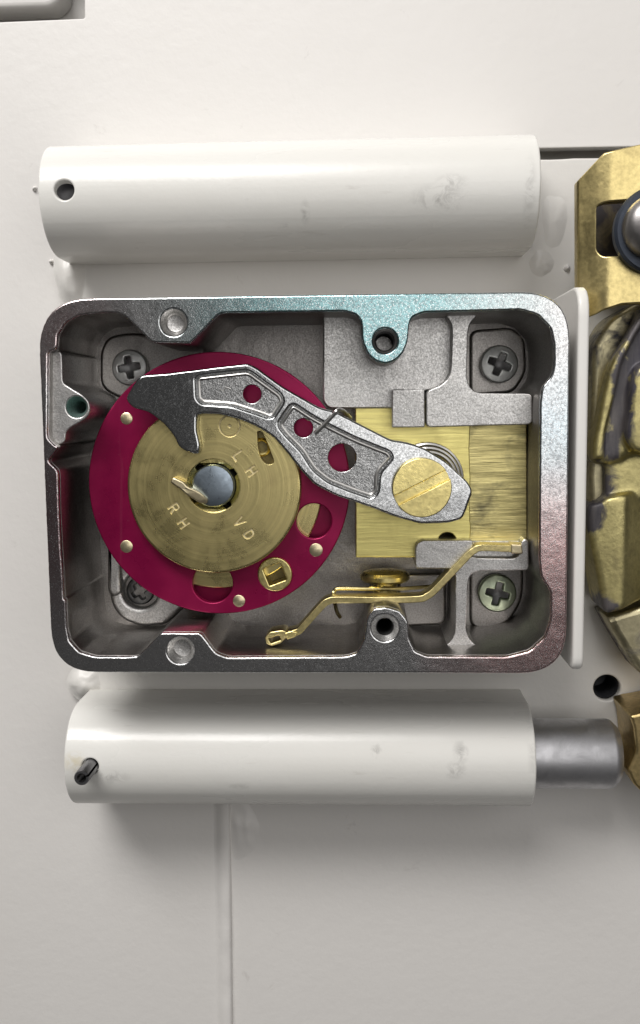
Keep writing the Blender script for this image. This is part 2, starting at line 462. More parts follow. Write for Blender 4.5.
for i, (px, py, r, lab) in enumerate([(567, 268, 3, 'tiny white weld drip beside the gold bracket'), (35, 189, 2.2, 'single painted spatter dot beside the upper tube hole'), (52, 262, 2.4, 'painted weld spatter near the lower corner of the upper tube end')]):
    tag(add('paint_spatter', blob(px, py, r, r, .9, 2.0 if px > 100 else 0, i + 40), M_PANEL), lab, 'spatter', 'painted weld spatter')

# ---------------------------------------------------------------- tubes (rolled covers, U section, round front)
def u_tube(name, label, x0, x1, zc, sgn, R, hc, h0, holes=(), parent=None):
    """sheet bent over the bolt: straight side, half round, straight side; zc = foot of the side that faces the lock"""
    th = 1.7; a = hc - h0; Ls = 2 * a + math.pi * R
    out = rough_edge([Vector((x0, 0)), Vector((x1, 0)), Vector((x1, Ls)), Vector((x0, Ls))], .05, 2.5)
    bm = plate(out, holes, -th, 0, .3)
    cut(bm, (0, 1, 0), [a + math.pi * R * i / 40 for i in range(41)])
    cz = zc + sgn * R
    for f in bm.faces:
        if all(v.co.z < -th + .05 for v in f.verts): f.material_index = 1
    for v in bm.verts:
        x, s, t = v.co
        if s < a: z, h, n = zc, h0 + s, (-sgn, 0)
        elif s > a + math.pi * R: z, h, n = zc + 2 * sgn * R, hc - (s - a - math.pi * R), (sgn, 0)
        else:
            g = (s - a) / R; n = (-sgn * math.cos(g), math.sin(g)); z, h = cz + R * n[0], hc + R * n[1]
        v.co = Vector((x, z + n[0] * t, h + n[1] * t))
    bmesh.ops.recalc_face_normals(bm, faces=bm.faces)
    o = add(name, bm, M_TUBE, parent); o.data.materials.append(M_ROD)
    return o

R_T, HC = 9.25, 10.0
zu = P(300, 261, 2).y; zl = P(300, 689, 2).y
xa, xb = P(38.5, 190, 19).x, P(541, 190, 19).x
a_ = HC - 2
def s_at(px, py, zc, sgn):
    """arc length on the tube surface under a pixel"""
    best = None
    for i in range(400):
        g = math.pi * i / 399; z = zc + sgn * R_T - sgn * R_T * math.cos(g); h = HC + R_T * math.sin(g)
        e = abs(P(px, py, h).y - z)
        if best is None or e < best[0]: best = (e, g, h)
    return a_ + best[1] * R_T, P(px, py, best[2]).x, best
sh, xh, bh = s_at(64, 190, zu, 1)
tag(u_tube('bolt_tube', '', xa, xb, zu, 1, R_T, HC, 2, [circ((xh, sh), 1.65, 28)]), 'upper cream painted tube with a drilled hole near its left end', 'tube', 'bolt tubes')
xc, xd = P(64, 765, 19).x, P(536.5, 765, 19).x
sl, xl, bl_ = s_at(90, 767, zl, -1)
tag(u_tube('bolt_tube', '', xc, xd, zl, -1, R_T, HC, 2, [circ((xl, sl), 1.5, 28)]), 'lower cream painted tube with the steel bolt protruding from it', 'tube', 'bolt tubes')
# split roll pin in the lower tube
g = bl_[1]; nrm = Vector((0, math.cos(g), math.sin(g)))
base = Vector((xl, zl - R_T + R_T * math.cos(g), HC + R_T * math.sin(g)))
dirp = Vector((.02, .03, 1)).normalized()
bm = bmesh.new(); rings = []
for (r, t) in [(.72, 5.2), (.80, 5.45), (1.2, 5.45), (1.32, 5.25), (1.32, -3), (.72, -3), (.72, 5.2)]:
    u = dirp.cross(Vector((1, 0, 0))).normalized(); v2 = dirp.cross(u)
    rings.append([bm.verts.new(base + dirp * t + u * r * math.cos(a) + v2 * r * math.sin(a)) for a in [math.radians(-60 + 342 * i / 30) for i in range(31)]])
for A, B in zip(rings, rings[1:]):
    for i in range(30): bm.faces.new((A[i], A[i + 1], B[i + 1], B[i]))
bmesh.ops.recalc_face_normals(bm, faces=bm.faces)
tag(add('roll_pin', bm, M_PIN), 'black split roll pin sticking out of the lower tube', 'pin')
# steel locking bolt
y0 = P(580, 754, 10); rr = 6.15
xr = P(622, 754, 13).x; xl_ = P(480, 754, 10).x
prof = [(0, xl_ - y0.x), (rr, xl_ - y0.x), (rr, xr - y0.x - 1.6), (rr - .25, xr - y0.x - 1.0), (rr - 1.3, xr - y0.x), (0, xr - y0.x)]
tag(add('locking_bolt', lathe((y0.x, P(580, 754, 10).y, 9.6), prof, 64, 'x'), M_ROD, angle=25), 'grey steel round bolt projecting right from the lower tube', 'bolt')

zr = zu + R_T  # rod added in the empty tube so the drilled hole looks dark
tag(add('hole_dark_rod', lathe((0, zr, 9.6), [(0, xa + 1.5), (6.6, xa + 1.5), (6.6, xb - 22), (0, xb - 22)], 40, 'x'), M_PIN), 'added dark rod inside the upper tube, darkening the drilled hole', 'rod')

# ---------------------------------------------------------------- white flange right of the case
xf0, xf1 = P(577, 400, 26.5).x, P(588.3, 400, 26.5).x
zt, zb = P(582, 283.5, 26.5).y, P(578, 672, 26.5).y
prof = rnd([(2, zt), (26.6, zt), (26.6, zb), (2, zb)], [0, 5.0, 2.4, 0])
bm = plate([Vector(p) for p in prof], [], xf0, xf1, .5, 3)
for v in bm.verts: v.co = Vector((v.co.z, v.co.y, v.co.x))
bmesh.ops.recalc_face_normals(bm, faces=bm.faces)
tag(add('flange_plate', bm, M_FLANGE), 'white painted upright flange seen edge-on right of the lock case', 'flange')

# ---------------------------------------------------------------- lock case
H = 27.0
outer = rnd(PP([(37.0, 298.8), (570.5, 291.3), (566.0, 673.6), (52.3, 672.4)], H), [8.6, 7.6, 7.4, 7.4], 10)
inner_px = [(48, 352), (56.6, 349), (57.5, 335), (66, 322), (80, 315), (105, 312.6), (118, 313), (126, 317), (152, 342.6), (190.5, 343.2), (218, 314.6), (224, 313),
            (344, 311.4), (355, 314), (361, 321), (362, 341), (368, 355), (376, 361.5), (385.6, 364), (395, 361), (403, 353.5), (408, 341), (409, 324), (413, 316.6), (424, 312.5),
            (521, 310), (538, 315), (551, 329), (554, 345), (554, 365), (551.5, 376), (542, 388), (540, 402), (539.4, 477), (539, 560), (541, 577), (550.5, 591.5), (550.5, 618), (545, 637), (530, 651), (508, 656.6),
            (428, 656.3), (415, 651.5), (409, 638), (408, 621), (400, 611), (387, 607), (374, 608.5), (367, 617), (364, 640), (357, 653.5), (346, 656.6), (228, 657.6), (216, 653),
            (201, 633), (161, 633), (139.5, 655.5), (134, 657), (95, 657), (79, 652), (69.5, 641), (66.8, 627.5), (65.6, 600), (63.8, 599), (63, 579), (61, 550), (59, 510), (58.5, 477), (57.6, 470), (49, 462), (49, 459), (58.5, 447), (55, 445.5), (47.6, 438)]
inner = rnd(PP(inner_px, H), .45, 2)
RIM_C = (P(303, 483, H))
xs = [p.x for p in outer]; zs = [p.y for p in outer]; RIM_C = Vector(((min(xs) + max(xs)) / 2, (min(zs) + max(zs)) / 2))
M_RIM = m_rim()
def mmoff(px, py, off, h): return P(px, py, h)
case = thing('lock_case', 'open cast zinc lock case with screw bosses, cover removed', 'lock case', 306, 483, 2)
hole_tl, hole_tr, hole_bl, hole_br = (173.5, 322.5), (385, 341), (180.5, 650.5), (385, 628)
tops = [C(*hole_tl, 13.5, H), C(*hole_tr, 12.5, H), C(*hole_bl, 13.5, H), C(*hole_br, 13.5, H)]
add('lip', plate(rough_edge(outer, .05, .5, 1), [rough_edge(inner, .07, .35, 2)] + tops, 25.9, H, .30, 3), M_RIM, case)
lows = [circ(P(*hole_tl, H), rmm(*hole_tl, 10.0, H)), C(*hole_tr, 10.5, H), circ(P(*hole_bl, H), rmm(*hole_bl, 10.0, H)), C(*hole_br, 9.0, H)]
add('side_wall', plate(outer, [inner] + lows, 2.02, 25.9, .05), M_WALL, case)
add('floor', plate(rnd(PP([(39, 301), (568, 294), (564, 671), (55, 670)], H), 7), [], 2.03, 4.2, .1), M_WALL, case)
# screw-hole cones below the lip
for (px, py), ro, ri, dp, mt in [(hole_tl, 13.4, 9.9, 1.9, M_CAST), (hole_tr, 12.4, 10.3, 16, M_SCREWD), (hole_bl, 13.4, 9.9, 1.9, M_CAST), (hole_br, 13.4, 9.0, 16, M_CAST)]:
    c = P(px, py, H); a, b = rmm(px, py, ro, H), rmm(px, py, ri, H)
    prof = [(a + .02, H - .12), (b, H - 1.05)] + [(b - (.22 if i % 2 else 0), H - 1.3 - .35 * i) for i in range(int(dp / .35))] + [(b * .98, H - dp - .3), (0, H - dp - .6)]
    if dp > 5:
        sh_ = add('screw_hole', lathe((c.x, c.y, 0), prof[:2], 36), M_CAST, case); add('thread', lathe((c.x, c.y, 0), prof[1:], 36), M_SCREWD, sh_)  # threads coloured dark so the deep holes look black
    else: add('screw_hole', lathe((c.x, c.y, 0), prof, 36), mt, case)
# recessed ledge on the left wall with its own hole
ledge = PP([(45.6, 349), (62, 351.5), (62.8, 383), (82, 394.5), (88.5, 400.5), (90.5, 408), (89, 415), (83, 421), (72, 426.5), (66, 432), (65.3, 442.5), (54, 446.5), (45.6, 440)], 24.6)
add('ledge', plate(rough_edge(rnd(ledge, .7), .05, .4, 5), [C(76.5, 407, 10.5, 24.6)], 3.9, 24.6, .25), M_CAST, case)
c = P(76.5, 407, 24.6); b = rmm(76.5, 407, 10.4, 24.6)
M_TEAL = m_cast('teal_stained_zinc', (.42, .60, .55), .4, .3, .2, .8, .6)
add('screw_hole', lathe((c.x, c.y, 0), [(b + .02, 24.4), (b * .62, 22.6), (b * .6, 10), (0, 9.9)], 32), M_TEAL, case)
# pads round the mounting screws
def pad(pts, h, hole=None, r=1.5, mat=None):
    add('screw_pad', plate(rnd(PP(pts, h), r), [hole] if hole else [], 4.0, h, .9, 4), mat or M_WALL, case)
pad([(100, 350), (108, 336), (133, 332), (205, 345), (205, 372), (150, 405), (120, 399), (100, 388)], 5.2, None, 2)
pad([(470, 330), (512, 327), (525, 338), (527, 372), (514, 393), (470, 396)], 5.2, None, 1.6)
pad([(470, 560), (524, 565), (523, 600), (510, 622), (494, 629), (470, 629)], 5.2, None, 2)
pad([(108, 590), (112, 608), (122, 620), (140, 627), (166, 625), (188, 604), (205, 560), (110, 560)], 6.4, C(140, 591, 17.5, 6.4), 1.4, M_CAST)
add('rib', plate(rnd(PP([(107, 540), (121, 552), (121, 594), (112, 598), (107, 592)], 8), .8), [], 4, 8, .8), M_CAST, case)
# raised shelf and bolt guides, upper side
shelf = PP([(323, 313), (452, 313), (452, 372), (440, 387), (424, 391), (424, 408), (329, 408.5), (323, 402)], 17.5)
add('shelf', plate(rough_edge(rnd(shelf, [0, 0, 2, 2, 0, 0, 1.2, 1.2]), .04, .4, 8), [], 4.0, 17.5, .25), M_CAST, case)
guide = PP([(444, 314), (479, 314), (470, 323), (468, 332), (466.5, 378), (470, 388), (478, 393), (532, 393.5), (532.5, 424.5), (426.3, 427.3), (426, 391), (440, 386), (449, 378), (451, 366), (452, 332), (451, 323)], 20.5)
add('bolt_guide', plate(rough_edge(rnd(guide, .9, 4), .04, .4, 9), [], 4.0, 20.5, .2), M_CAST, case)
tab = PP([(392, 389.3), (424.6, 389.2), (424.8, 427.2), (392.2, 427.6)], 20.5)
add('guide_tab', plate(rough_edge(rnd(tab, .25), .03, .4, 10), [], 17.3, 20.5, .18), M_CAST, case)
# lower side
lg = PP([(415.3, 546), (421, 540.5), (474, 540.2), (470, 556), (478, 558), (515, 558.5), (520, 553), (521, 542), (525, 538.5), (528.5, 541), (529, 570.5), (480, 571), (471, 574), (468, 582), (466, 631), (470, 640), (478, 647), (444.5, 647), (452, 640), (455.3, 631), (455.3, 578), (454, 569), (415.3, 568.5)], 19.5)
add('bolt_guide', plate(rough_edge(rnd(lg, .7, 4), .04, .4, 12), [], 4.0, 19.5, .2), M_CAST, case)
add('spring_seat', plate(PP([(471, 541), (522, 541), (522, 559), (471, 559)], 17), [], 4, 17, .15), M_CAST, case)
pock = rnd(PP([(398, 574), (446, 574), (446, 625), (398, 627)], 9), 1.6)
add('floor_step', plate(pock, [], 4.0, 9, .5, 3), M_WALL, case)
add('wall_step', plate(PP([(526, 396), (545, 396), (545, 566), (526, 566)], 13.2), [], 4.0, 13.2, .2), M_WALL, case)

# ---------------------------------------------------------------- mounting screws
def cross(c, a, wd, rot):
    pts = [(-wd, wd), (-wd * .85, a), (wd * .85, a), (wd, wd), (a, wd * .85), (a, -wd * .85), (wd, -wd), (wd * .85, -a), (-wd * .85, -a), (-wd, -wd), (-a, -wd * .85), (-a, wd * .85)]
    cr, sr = math.cos(rot), math.sin(rot)
    return rnd([Vector((c[0] + x * cr - y * sr, c[1] + x * sr + y * cr)) for x, y in pts], .22, 3)
def phillips(px, py, rpx, h, rot, mat, label):
    t = thing('mounting_screw', label, 'screw', px, py, h - 3, 'cross-head screws holding the case')
    c = P(px, py, h); r = rmm(px, py, rpx, h)
    k = cross(c, r * .62, r * .20, math.radians(rot))
    bm = plate(circ(c, r, 48), [k], h - 1.3, h, .3, 3)
    cut(bm, (1, 0, 0), [c.x + r * f for f in (-.8, -.55, -.3, 0, .3, .55, .8)])
    cut(bm, (0, 1, 0), [c.y + r * f for f in (-.8, -.55, -.3, 0, .3, .55, .8)])
    for v in bm.verts:
        q = (Vector((v.co.x, v.co.y)) - c).length / r
        if v.co.z > h - .8: v.co.z += .75 * (1 - q * q)
    hd = add('head', bm, mat, t, 50)
    add('recess', lathe((c.x, c.y, h), [(r * .66, -.6), (r * .25, -1.25), (0, -1.28)], 24), M_SCREWD, hd)
    add('shank', lathe((c.x, c.y, h), [(r * .5, -1.2), (r * .5, -5)], 20), mat, t)
phillips(129.5, 367.5, 18, 7.4, 8, M_SCREW, 'dim steel cross-head screw at the upper left inside the case')
phillips(499.5, 364, 19, 7.4, -22, M_SCREW, 'bright steel cross-head screw at the upper right inside the case')
phillips(497.5, 593.5, 19, 7.4, -14, M_SCREWG, 'greenish zinc cross-head screw at the lower right inside the case')
phillips(140, 591, 14, 5.0, 30, M_SCREWD, 'dark sunken screw half hidden below the red wheel')

# ---------------------------------------------------------------- wheel pack
WC = (218.6, 484.6)
hw = 19.0
wc = P(*WC, hw); wr = rmm(*WC, 130.8, hw)
cc = P(213.5, 487, 22)           # spindle axis
wheel = thing('combination_wheel', 'large crimson front wheel disc with brass rivets behind the brass cam', 'wheel', *WC, 17.6, 'lock wheels')
bush = (275, 574)
slots = [C(314, 521, 17.5, hw), C(212.5, 583, 20, hw)]
top_hole = circ(cc, 5.0)
add('disc', plate(circ(wc, wr, 128), slots + [C(*bush, 16.4, hw), top_hole], 17.7, hw, .22, 3), M_RED, wheel)
for (px, py, r) in [(126.5, 418.5, 6), (126.5, 546.5, 6.2), (239, 601, 6), (316, 550, 6.6), (310, 415, 6.2)]:
    c = P(px, py, hw); b = rmm(px, py, r, hw)
    add('rivet', lathe((c.x, c.y, hw), [(b, -.6), (b, .02), (b * .86, .09), (0, .10)], 24), M_GOLD2, wheel)
c = P(*bush, hw); b = rmm(*bush, 17.2, hw)
sq = rnd(circ(c, b * .74, 4, math.radians(-24)), .25, 3)
add('bushing_floor', plate(circ(c, b * .9, 24), [], 15.05, 15.25, .02), M_CAMD, wheel)  # dark floor added so the square hole looks deep
add('square_bushing', plate(circ(c, b, 40), [sq], 15.2, hw + .35, .25, 3), M_BRASS, wheel)
# brass hub disc behind the front wheel, then the second wheel
hub = thing('hub_disc', 'dull brass disc showing through the holes of the crimson wheel', 'disc', 213, 487, 15.8)
add('disc', plate(circ(cc, rmm(213, 487, 104, 17), 96), [top_hole], 15.9, 17.4, .2), M_CAM, hub)
w2 = thing('combination_wheel', 'second dark red wheel seen only through the front wheel holes', 'wheel', *WC, 13.6, 'lock wheels')
add('disc', plate(circ(cc, wr * .965, 96), [top_hole], 13.6, 15.0, .2), M_RED, w2)
w3 = thing('wheel_post', 'zinc post carrying the wheels, hidden behind the crimson wheel', 'post', 213, 487, 4.1)
add('post', lathe((cc.x, cc.y, 0), [(4.9, 4.1), (4.9, 17.6)], 32), M_CAST, w3)

# ---------------------------------------------------------------- drive cam
hk = 22.0
KC = (213.5, 487); kr = rmm(*KC, 87.2, hk)
cam_t = thing('drive_cam', 'round brass drive cam stamped LH, RH and VD at the wheel centre', 'cam', *KC, 19.2)
def glyph(ch):
    t = .17
    if ch == 'L': return [[(0, 0), (.62, 0), (.62, t), (t, t), (t, 1), (0, 1)]]
    if ch == 'H': return [[(0, 0), (t, 0), (t, .42), (.5, .42), (.5, 0), (.5 + t, 0), (.5 + t, 1), (.5, 1), (.5, .42 + t), (t, .42 + t), (t, 1), (0, 1)]]
    if ch == 'V': return [[(.27, 0), (.43, 0), (.70, 1), (.53, 1), (.35, .3), (.17, 1), (0, 1)]]
    if ch == 'R': return [[(0, 0), (t, 0), (t, .42), (.30, .42), (.48, 0), (.67, 0), (.47, .45), (.60, .56), (.64, .74), (.58, .92), (.42, 1), (0, 1)], [(t, .57), (.38, .57), (.47, .65), (.47, .78), (.38, .86), (t, .86)]]
    if ch == 'D': return [[(0, 0), (.36, 0), (.55, .1), (.66, .3), (.66, .7), (.55, .9), (.36, 1), (0, 1)], [(t, t), (.34, t), (.46, .27), (.5, .4), (.5, .62), (.46, .74), (.34, 1 - t), (t, 1 - t)]]
letters = []
u = Vector((.545, -.838)); up = Vector((.838, .545)); lh = 1.9
for ch, px, py in [('L', 238.5, 456), ('H', 251.5, 471), ('R', 174, 508), ('H', 183.5, 523), ('V', 239, 521.5), ('D', 249, 534.5)]:
    c = P(px, py, hk)
    for lp in glyph(ch): letters.append([c + u * (x - .33) * lh + up * (y - .5) * lh for x, y in lp])
def ring_loops(px, py, r, wd):
    c = P(px, py, hk); b = rmm(px, py, r, hk); return [circ(c, b, 36), circ(c, b - wd, 36)]
letters += ring_loops(229.5, 426, 11, .22) + [circ(P(229.5, 426, hk), .28, 12)]
gate = rnd(PP([(257, 431), (262, 431), (268, 444), (275, 463), (268, 465.5), (261, 460), (257.5, 448)], hk), .8)
ctr = P(213.5, 485.8, hk)
hub_r = rmm(213.5, 486, 27, hk); sp_r = rmm(213.5, 486, 21.5, hk)
notch = []
n_ang = [math.radians(a) for a in (35, 127, 213, 305)]
hub_out = []
for i in range(96):
    a = 2 * math.pi * i / 96; r = sp_r + .12
    if any(abs((a - b + math.pi) % (2 * math.pi) - math.pi) < .17 for b in n_ang): r = sp_r + .85
    hub_out.append(Vector((ctr.x + r * math.cos(a), ctr.y + r * math.sin(a))))
ef = add('engraved_face', plate(circ(P(*KC, hk), kr - .42, 112), letters + [gate, circ(ctr, hub_r, 56)], hk - .32, hk, .05, 1), M_CAM, cam_t)
add('body', plate(circ(P(*KC, hk), kr, 112), [gate, circ(ctr, hub_r - .02, 56)], 19.3, hk - .30, .35, 3), M_CAM, cam_t)
bm = plate(circ(ctr, hub_r - .03, 72), [hub_out], 17.0, hk - .10, .06)
for v in bm.verts:
    if v.co.z > 20: v.co.z -= max(0, hub_r - (Vector((v.co.x, v.co.y)) - ctr).length) * .85
add('hub', bm, M_BRASS, cam_t)
add('letter_floor', plate(circ(P(*KC, hk), kr * .84, 80), [gate, circ(ctr, hub_r, 56)], hk - .6, hk - .22, .02), M_LETTER, ef)
add('gate_floor', plate(circ(P(*KC, hk), kr * .9, 80), [circ(ctr, hub_r, 56)], 19.03, 19.32, .05), M_CAMD, cam_t)  # dark floor added under the gate so the opening shows dark
cg = P(262, 447, 20)
add('gate_collar', lathe((cg.x, cg.y, 0), [(1.55, 19.1), (1.55, 20.6), (1.25, 20.9), (1.0, 20.7), (1.0, 19.3)], 32), M_BRASS, cam_t)
sp = thing('dial_spindle', 'blue-grey steel spindle end at the centre of the brass cam', 'spindle', 213.5, 486, 5)
zz = hk + .55
bm = lathe((ctr.x, ctr.y, 0), [(sp_r, 5), (sp_r, zz - .5), (sp_r * .93, zz - .12), (sp_r * .7, zz + .03), (sp_r * .35, zz + .1), (0, zz + .12)], 48)
add('rod', bm, M_SPINDLE, sp)
# spline key
key = PP([(169.5, 482.5), (173, 477), (184, 482), (187, 486), (199, 492), (207, 499.5), (206, 504.5), (199, 504), (187, 496), (180, 489.5)], 24)
key = [p for p in rnd(key, .35, 3)]
bm = plate(rough_edge(key, .04, .3, 3), [], 22.25, 23.9, .3, 2)
k0 = P(205, 502, 23)
for v in bm.verts:
    dd = (Vector((v.co.x, v.co.y)) - k0).length
    if v.co.z > 23: v.co.z -= max(0, 3.4 - dd) * .28
    else: v.co.z -= max(0, 3.0 - dd) * .5
tag(add('spline_key', bm, M_GOLD2), 'small bent brass spline key wedged beside the spindle', 'key')

# ---------------------------------------------------------------- lever
hl = 24.2
lev_px = [(125, 399), (133.6, 384), (140, 375.2), (167.5, 373.2), (220, 366.5), (248, 363.4), (256, 367.3), (283, 387), (320, 408), (335, 411.5), (355.6, 422), (391, 440), (408, 442.5), (425, 448.5), (446, 461.5), (468, 482), (473, 491.5), (463, 519), (449, 523), (420, 524), (396, 517.5), (372, 508), (350, 500.5), (337, 496.5), (314, 484.5), (301, 470.5), (287, 453), (274, 437.5), (257, 426.6), (239, 419), (219, 414.2), (197, 413.6), (196.6, 430), (200.3, 446), (198.5, 454.3), (189, 453), (178.5, 447), (174, 436), (163, 423), (148, 412), (132.5, 408)]
lev = rnd(PP(lev_px, hl), .8, 4)
pk1 = [(195.5, 379), (199, 376), (248, 370.5), (281, 394.5), (283.5, 402), (272, 419.5), (256, 413.6), (232, 406), (202, 404), (196.4, 399)]
pk2 = [(292, 403), (312.5, 416.5), (331, 426.5), (355.6, 438.5), (389.5, 452), (392.5, 458), (379, 473), (378, 492), (372, 498.5), (350, 491), (327.5, 482), (312.5, 470), (301, 451.5), (285, 435.5), (277, 425)]
lh_ = [C(251.5, 394, 9.3, hl), C(303, 428, 9.6, hl), C(342, 458, 14.2, hl)]
pkt = [rnd(PP(p, hl), .9, 4) for p in (pk1, pk2)]
lever = thing('fence_lever', 'dark zinc lever arm with two pockets and three round holes', 'lever', 300, 440, 22.4)
bore = C(422, 488, 20, hl)
bm1 = plate(rough_edge(lev, .035, .4, 20), pkt + [bore], hl - .85, hl, .40, 4)
bm2 = plate(rough_edge(lev, .03, .4, 20), lh_ + [bore], 22.45, hl - .80, .12, 2)
fr = add('frame', bm1, M_LEVER, lever); wb = add('web', bm2, M_LEVERP, lever)
for pk in (pk1, pk2):
    pts = rnd(PP(pk, hl), .9, 4); cen = sum(pts, Vector((0, 0))) / len(pts)
    ins = []
    N = len(pts)
    for i, p in enumerate(pts):
        t = (pts[(i + 1) % N] - pts[i - 1]).normalized(); nn = Vector((-t.y, t.x))
        if nn.dot(cen - p) < 0 and False: nn = -nn
        ins.append((p, nn))
    area = sum(pts[i - 1].x * pts[i].y - pts[i].x * pts[i - 1].y for i in range(N))
    sg = 1 if area > 0 else -1
    add('pocket_bead', sweep([Vector((*(p + nn * sg * .42), hl - .78)) for p, nn in ins], .30, 8, True), M_WIRE, fr)
# faint cast numeral inside the left pocket
z7 = [Vector((*P(x, y, hl), hl - .76)) for x, y in [(219, 389), (223, 391), (224, 387), (230, 389)]]
add('cast_mark', sweep(z7, .16, 6), M_WIRE, wb)
# lever screw
HS = (422, 488); hs = 26.0
ls = thing('lever_screw', 'slotted brass shoulder screw holding the zinc lever', 'screw', *HS, 22)
c = P(*HS, hs); r = rmm(*HS, 29.8, hs)
ang = math.radians(26.5); ca, sa = math.cos(ang), math.sin(ang)
def seg(side):
    w2_ = .82; a0 = math.asin(w2_ / r); pts = []
    for i in range(41):
        a = a0 + (math.pi - 2 * a0) * i / 40
        x, y = r * math.cos(a), side * r * math.sin(a)
        pts.append(Vector((c.x + x * ca - y * sa, c.y + x * sa + y * ca)))
    return pts
bmh = join(plate(seg(1), [], hs - 1.3, hs, .16, 3), plate(seg(-1), [], hs - 1.3, hs, .16, 3), plate(circ(c, r - .05, 64), [], hl - .05, hs - 1.25, .05))
add('head', bmh, M_BRASS, ls)
add('shoulder', lathe((c.x, c.y, 0), [(rmm(*HS, 19, hl), 18), (rmm(*HS, 19, hl), hl + .1)], 32), M_BRASS, ls)
# torsion spring round the screw, its end hooked over the lever
ts = thing('torsion_spring', 'coiled steel wire spring behind the lever screw, end hooked over the lever', 'spring', 426, 477, 18)
co = P(427, 479, 20); path = []
for i in range(150):
    a = 2 * math.pi * i / 50 + 2.2; rr_ = rmm(427, 477, 37.5 - i / 150 * 11, 20)
    path.append(Vector((co.x + rr_ * math.cos(a), co.y + rr_ * math.sin(a), 18.0 + i / 150 * 3.6)))
add('coil', sweep(path, .40, 8), M_WIRE, ts)
pth = smooth([Vector((*P(x, y, h), h)) for x, y, h in [(350, 418, 20), (343, 411, 23), (337.5, 410.5, 24.6), (333, 415, 24.6), (325, 423.5, 24.3), (315, 433, 23.9)]], 6)
add('hooked_end', sweep(pth, .36, 8), M_WIRE, ts)

# ---------------------------------------------------------------- brass bolt
hb = 16.8
bt = thing('lock_bolt', 'rectangular brass bolt block sliding between the zinc guides', 'bolt', 440, 480, 4.3)
bp = PP([(355, 400), (471, 400), (470.3, 425), (469.4, 450), (470.6, 480), (469.5, 500), (470.8, 530), (470, 557.5), (355.5, 557.5)], hb)
add('block', plate(rough_edge(rnd(bp, .25), .06, .3, 31), [C(447, 541.5, 9, hb)], 4.3, hb, .2), M_BOLT, bt)
bp = PP([(468, 400), (526.5, 400), (527, 557), (468, 557)], hb - .6)
def m_bolt_worn():
    k = NT('bolt_brass_worn'); st = k.noise(k.vec((130, 900, 2300)), 1, 4, .7); bl = k.noise(k.vec((95, 1, 190)), 1, 4, .65, .5)
    c = k.mix(k.ramp(st, .34, .66), (.46, .40, .18), (.90, .79, .36))
    c = k.mix(k.ramp(bl, .52, .70, 0, .75), c, (.10, .095, .07))
    return k.out(c, k.ramp(st, .3, .7, .45, .3), k.bump(st, .5, .00012), 1.0)
M_WORN = m_bolt_worn()
add('worn_end', plate(rnd(bp, .2), [], 4.35, hb - .6, .15), M_WORN, bt)
bp = PP([(527.5, 402), (541, 402), (541, 552), (527.5, 552)], hb - 1.3)
add('tongue', plate(bp, [], 13.3, hb - 1.3, .15), M_WORN, bt)

# ---------------------------------------------------------------- relocker spring
def strip(ctrl, th, h0, h1, bev=.14):
    path = smooth(ctrl, 4); L, Rr = [], []
    for i, p in enumerate(path):
        t = (path[min(i + 1, len(path) - 1)] - path[max(i - 1, 0)]).normalized(); n = Vector((-t.y, t.x)) * th / 2
        L.append(p + n); Rr.append(p - n)
    return plate(L + Rr[::-1], [], h0, h1, bev)
hsn = 20.6
rs = thing('relock_spring', 'bent flat brass spring running along the bottom of the case', 'spring', 400, 600, 15)
ctrl = PP([(288, 634.5), (298, 632), (304, 626), (322, 606), (329, 601.3), (338, 600), (380, 600.3), (418, 599.3), (427, 596.5), (436, 589.5), (466, 558), (474, 551), (483, 547.8), (518, 549.2)], hsn)
add('blade', strip(ctrl, 1.15, 16.9, hsn), M_SPRING, rs)
tip = PP([(265, 637), (270, 632), (282, 630), (286, 631), (288, 637), (281, 643.5), (272, 646.5), (266, 644)], hsn + .2)
add('hooked_tip', plate(rnd(tip, .25), [rnd(PP([(268.5, 639), (279, 635.5), (281, 640), (271, 643.5)], hsn + .2), .15)], 16.4, hsn + .2, .22, 2), M_SPRING, rs)
crimp = PP([(284, 633), (292, 630.5), (298, 632), (296, 637), (287, 640)], hsn + .1)
add('crimp', plate(rnd(crimp, .3), [], 17.5, hsn + .25, .2), M_BRASS, rs)
e = P(519, 548.5, hsn)
add('end_cap', plate(rnd(PP([(511, 544), (522, 544.5), (523, 554), (511, 553.5)], hsn), .3), [], 17.1, hsn + .1, .2), M_GOLD2, rs)
# rivet head seen from the side, standing on the case bottom wall
hr = 12.5; c = P(385, 576.5, hr); r = rmm(386, 578, 24.5, hr)
rv = thing('spring_stud', 'brass round-headed stud above the bottom brass spring', 'stud', 386, 592, hr)
add('head', lathe((c.x, c.y, hr), [(0, 1.25), (r * .55, 1.15), (r * .88, .85), (r, .35), (r, -.35), (r * .9, -.75), (r * .5, -.95)], 48, 'z'), M_BRASS, rv)
add('neck', lathe((c.x, c.y, hr), [(r * .5, -.9), (r * .5, -7.5)], 24, 'z'), M_BRASS, rv)
# thin wire return spring
pth = smooth([Vector((*P(x, y, h), h)) for x, y, h in [(430, 586.5, 12), (398, 589, 15), (370, 589, 17), (340, 588.5, 17.5), (334.5, 591, 17.5), (333.5, 597, 17.5), (335.5, 606, 15), (337, 612, 12), (340, 617, 10)]], 6)
tag(add('wire_spring', sweep(pth, .36, 8), M_SPRING), 'thin brass wire loop above the flat brass spring', 'wire')

